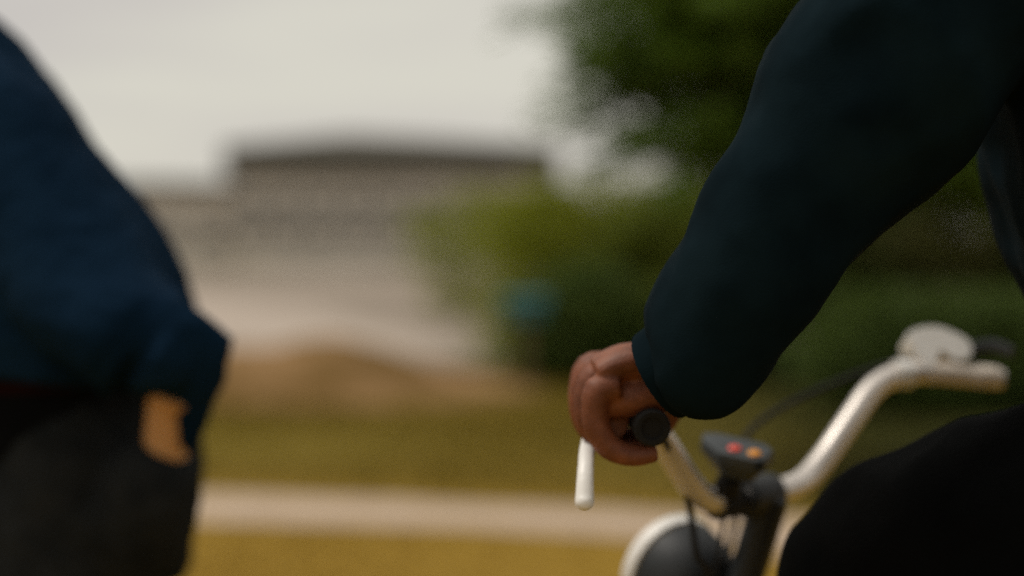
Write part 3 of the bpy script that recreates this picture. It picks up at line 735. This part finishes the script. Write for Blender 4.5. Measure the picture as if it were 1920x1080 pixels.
for s in (-1, 1):
    h_, k_, a_ = HJ[s]; loft(bb, [h_, h_.lerp(k_, .5), k_, k_.lerp(a_, .4), a_], [.085, .07, .055, .052, .036], n=14, smooth=4)
bb = fuse(bb, .0075, 2, .5)
rh = bmesh.new(); hand_relaxed(rh, RW, (B(.125, -.345, .83) - RW), (B(0, -.52, .70) - B(.16, -.37, .88)), -1); rh = fuse(rh, .003, 3)
merge_bm(bb, hb); merge_bm(bb, rh)
body = part('body', bb, M['skin_dark'], rider)
add_eyes(rider, hat); bm = hair_cap(hat, hrot); part('hair', bm, M['hair'], rider)
# sweater: loose torso, long sleeves
bm = bmesh.new()
loft(bm, [B(0, -.555, 1.02), B(0, -.53, 1.05), B(0, -.49, 1.11), B(0, -.415, 1.20), B(0, -.385, 1.30), B(0, -.37, 1.40), B(0, -.355, 1.465), B(0, -.345, 1.515)],
     [(.135, .18), (.135, .18), (.135, .18), (.15, .185), (.145, .195), (.115, .195), (.085, .15), (.062, .066)], n=28, smooth=5, wide=BU)
sl = [SHL + BU * .07 + V((0, 0, -.01)), SHL + V((0, 0, -.005)), px(1715, 60, 1.185), px(1628, 185, 1.185), px(1530, 320, 1.19), px(1442, 452, 1.19), px(1372, 550, 1.20), px(1325, 626, 1.21), px(1298, 676, 1.215), px(1262, 696, 1.22)]
loft(bm, sl, [.080, .084, .077, .070, .061, .056, .051, .047, .042, .035], n=24, smooth=5)
cu_dir = (px(1400, 545, 1.20) - px(1262, 708, 1.22)).normalized()
sr = [SHR - BU * .07, SHR, SHR.lerp(RE, .4), RE, RE.lerp(RW, .5), RW + V((0, 0, .01))]
loft(bm, sr, [.08, .083, .072, .062, .052, .036], n=22, smooth=5)
bm = fuse(bm, .006, 6, .5)
folds(bm, .0120, 7.5, stretch=(.2, .1, -.4), seed=2.0)
folds(bm, .004, 15, stretch=(-.5, .0, -.3), seed=6.0)
folds(bm, .0012, 26, seed=5.0)
part('sweater', bm, M['knit'], rider)
bm = bmesh.new()                                                                   # ribbed cuff
cc = px(1238, 704, 1.222); ax = (px(1290, 674, 1.213) - cc).normalized(); c1 = ax.orthogonal().normalized(); c2 = ax.cross(c1); rings = []
for d, rad in ((.004, .0255), (-.002, .0300), (-.001, .0335), (.008, .0345), (.022, .0355), (.034, .0350)):
    rings.append([bm.verts.new(cc + ax * d + (c1 * math.cos(a) + c2 * math.sin(a)) * (rad + .0007 * (k % 2))) for k, a in [(k, 2 * math.pi * k / 72) for k in range(72)]])
for A, B_ in zip(rings, rings[1:]):
    for k in range(72): bm.faces.new((A[k], A[(k + 1) % 72], B_[(k + 1) % 72], B_[k]))
part('cuff', bm, M['knit'], rider)
# trousers
bm = bmesh.new()
loft(bm, [B(0, -.585, .965), B(0, -.58, 1.01), B(0, -.55, 1.09)], [(.12, .165), (.13, .175), (.115, .16)], n=24, smooth=4, wide=BU)
for s in (-1, 1):
    h_, k_, a_ = HJ[s]
    loft(bm, [h_ - (k_ - h_) * .1, h_.lerp(k_, .25), h_.lerp(k_, .6), k_, k_.lerp(a_, .35), k_.lerp(a_, .75), a_ + (k_ - a_) * .05], [.118, .126, .122, .088, .080, .068, .060] if s < 0 else [.115, .112, .10, .085, .080, .068, .060], n=20, smooth=4)
bm = fuse(bm, .008, 5, .5); folds(bm, .006, 11, seed=7.0); part('trousers', bm, M['trousers'], rider)
def shoe(parent, ankle, toe, m=None):
    up = V((0, 0, 1)); d = (V(toe) - V(ankle)); d.z = 0; d.normalize(); a = V(ankle)
    heel = a - d * .045; z0 = V(toe).z
    def q(t, z): p = a + d * t; return V((p.x, p.y, z0 + z))
    bm = bmesh.new(); w = d.cross(up)
    loft(bm, [q(-.068, .036), q(-.045, .042), q(0, .046), q(.06, .040), (q(.13, .030)), q(.175, .024), q(.192, .022)], [(.024, .022), (.036, .033), (.040, .036), (.032, .040), (.023, .044), (.018, .036), (.010, .018)], n=18, smooth=4, wide=w)
    loft(bm, [q(-.012, .05), q(-.016, .10), q(-.018, .125)], [(.045, .036), (.042, .034), (.044, .036)], n=16, smooth=3, wide=w)
    bm = fuse(bm, .005, 3); s_ = part('shoe', bm, M['shoe'], parent)
    bm = bmesh.new(); out = catmull([q(-.082, .006), q(-.06, .006) + w * .034, q(.02, .006) + w * .038, q(.12, .006) + w * .046, q(.185, .006) + w * .03, q(.205, .006), q(.18, .006) - w * .03, q(.11, .006) - w * .045, q(.02, .006) - w * .036, q(-.06, .006) - w * .034], 3, True)
    prism(bm, out, .016); part('sole', bm, M['sole'], s_)
shoe(rider, HJ[-1][2], V((*(HJ[-1][2] + BF * .12).xy, PL.z + .012)))
shoe(rider, HJ[1][2], V((*(HJ[1][2] + BF * .12).xy, PR.z + .012)))

# ---- walker on the left, hand in pocket, facing left
wk = thing('person', 'person in a navy jacket and charcoal jeans, wrist tucked in the pocket', 'person', (-.53, 2.04, 0))
FWD = V((-1, .12, 0)).normalized(); LFT = V((-.12, -1, 0)).normalized()
def Wp(f, l, z): return V((-.53, 2.04, 0)) + FWD * f + LFT * l + V((0, 0, z))
bb = bmesh.new()
wat, wrot = head(bb, Wp(.27, 0, 1.60), FWD + V((0, 0, -.15)), s=.98)
loft(bb, [Wp(.14, 0, 1.40), Wp(.19, 0, 1.48), Wp(.24, 0, 1.55)], [.062, .055, .054], n=16, smooth=3)
loft(bb, [Wp(0, 0, .88), Wp(0, 0, 1.0), Wp(.03, 0, 1.15), Wp(.10, 0, 1.28), Wp(.13, 0, 1.37), Wp(.15, 0, 1.42)], [(.10, .15), (.095, .14), (.10, .15), (.10, .16), (.075, .15), (.05, .07)], n=20, smooth=4, wide=LFT)
WSH = px(45, 215, 1.89); WEL = px(338, 640, 1.80); WWR = px(318, 800, 1.862)
wsl = [px(-125, 190, 1.97), px(-32, 212, 1.92), px(16, 330, 1.89), px(95, 445, 1.87), px(168, 562, 1.84), px(262, 645, 1.82), px(318, 688, 1.81), px(326, 728, 1.81), px(322, 762, 1.82)]
loft(bb, [p + V((0, .028 if k < 6 else .05, 0)) for k, p in enumerate(wsl)], [.05, .05, .048, .046, .044, .040, .032, .028, .026], n=14, smooth=4)
W2 = [Wp(.150, -.17, 1.345), Wp(.15, -.25, 1.08), Wp(.27, -.24, .86)]
loft(bb, [W2[0] + LFT * .06, W2[0], W2[0].lerp(W2[1], .5), W2[1], W2[1].lerp(W2[2], .5), W2[2]], [.05, .052, .045, .040, .035, .025], n=14, smooth=4)
WL = {1: (Wp(0, .09, .90), Wp(.05, .09, .48), Wp(-.06, .09, .09)), -1: (Wp(0, -.09, .90), Wp(.10, -.09, .50), Wp(.16, -.09, .09))}
for s in (-1, 1):
    h_, k_, a_ = WL[s]; loft(bb, [h_, h_.lerp(k_, .5), k_, k_.lerp(a_, .4), a_], [.085, .07, .055, .052, .036], n=14, smooth=4)
bb = fuse(bb, .0075, 2, .5)
rh = bmesh.new()
loft(rh, [px(330, 728, 1.85), WWR + V((0, 0, .02)), WWR + V((-.010, .014, -.045))], [.030, .0250, .0240], n=16, smooth=4)
hand_relaxed(rh, WWR + V((-.012, .018, -.045)), (-.42, .40, -.85), (.1, 1, .3), -1)
hand_relaxed(rh, W2[2], FWD * .25 + V((0, 0, -1)), LFT * 1.0, 1); rh = fuse(rh, .003, 3)
merge_bm(bb, rh); part('body', bb, M['skin_tan'], wk)
add_eyes(wk, wat, .98); part('hair', hair_cap(wat, wrot, .98), M['hair'], wk)
# jacket
bm = bmesh.new()
loft(bm, [Wp(-.0, 0, 1.040), Wp(.0, 0, 1.075), Wp(.022, 0, 1.14), Wp(.094, 0, 1.24), Wp(.142, 0, 1.33), Wp(.165, 0, 1.395), Wp(.182, 0, 1.44), Wp(.192, 0, 1.475)],
     [(.15, .195), (.15, .20), (.145, .20), (.138, .20), (.13, .195), (.11, .15), (.080, .085), (.068, .070)], n=30, smooth=5, wide=LFT)
wsl2 = [p + V((0, .028 if k < 6 else .055, 0)) for k, p in enumerate(wsl)]
loft(bm, wsl2, [(.070, .075), (.066, .083), (.066, .086), (.066, .086), (.064, .084), (.056, .076), (.036, .052), (.031, .036), (.030, .031)], n=28, smooth=5, wide=(1, 0, -.6))
loft(bm, [px(215, 600, 1.85), px(318, 632, 1.83), px(385, 656, 1.83), px(424, 670, 1.83)], [(.05,.05), (.036,.04), (.021,.03), (.010,.022)], n=14, smooth=4)
loft(bm, [px(372, 690, 1.84), px(362, 745, 1.85), px(353, 800, 1.86), px(350, 838, 1.865)], [(.026, .03), (.017, .022), (.010, .016), (.005, .010)], n=12, smooth=4)   # baggy elbow fold
loft(bm, [W2[0] + LFT * .06, W2[0], W2[0].lerp(W2[1], .4), W2[1], W2[1].lerp(W2[2], .6), W2[2]], [.078, .08, .072, .066, .055, .038], n=22, smooth=5)
bm = fuse(bm, .006, 6, .5); folds(bm, .007, 8, stretch=(.4, 0, -.7), seed=3.3); folds(bm, .002, 28, seed=1.0)
part('jacket', bm, M['navy'], wk)
bm = bmesh.new(); loft(bm, [Wp(.01, 0, .945), Wp(.01, 0, .97), Wp(.01, 0, 1.0), Wp(.01, 0, 1.07)], [(.128, .172), (.131, .175), (.130, .176), (.125, .172)], n=30, smooth=4, wide=LFT)
bm = fuse(bm, .006, 3); folds(bm, .006, 14, stretch=(0, 0, 1), seed=4.0); part('shirt', bm, M['shirt'], wk)
bm = bmesh.new(); loft(bm, [Wp(.015, 0, 1.024), Wp(.015, 0, 1.036)], [(.137, .182), (.137, .182)], n=40, wide=LFT); part('belt', bm, M['belt'], wk)
# jeans
bm = bmesh.new()
loft(bm, [Wp(-.005, 0, .80), Wp(-.012, 0, .88), Wp(-.012, 0, .94), Wp(0.006, 0, .98)], [(.130, .165), (.138, .182), (.138, .180), (.126, .170)], n=28, smooth=5, wide=LFT)
loft(bm, [px(312, 852, 1.868), px(292, 900, 1.878), px(270, 970, 1.90), px(255, 1060, 1.93)], [(.030, .036), (.050, .050), (.054, .056), (.04, .056)], n=20, smooth=4, wide=(1, 0, 0))
for s in (-1, 1):
    h_, k_, a_ = WL[s]
    loft(bm, [h_ + V((0, 0, .0)), h_.lerp(k_, .25), h_.lerp(k_, .6), k_, k_.lerp(a_, .4), k_.lerp(a_, .8), a_ + V((0, 0, .0))], [(.125, .095), (.122, .098), (.108, .090), (.085, .078), (.08, .075), (.072, .07), (.072, .07)], n=22, smooth=4, wide=LFT)
bm = fuse(bm, .007, 4, .5); folds(bm, .005, 10, seed=9.0); folds(bm, .0015, 35, seed=2.0); part('jeans', bm, M['jeans'], wk)
for s in (-1, 1): shoe(wk, WL[s][2], V((*(WL[s][2] + FWD * .12).xy, .004)))
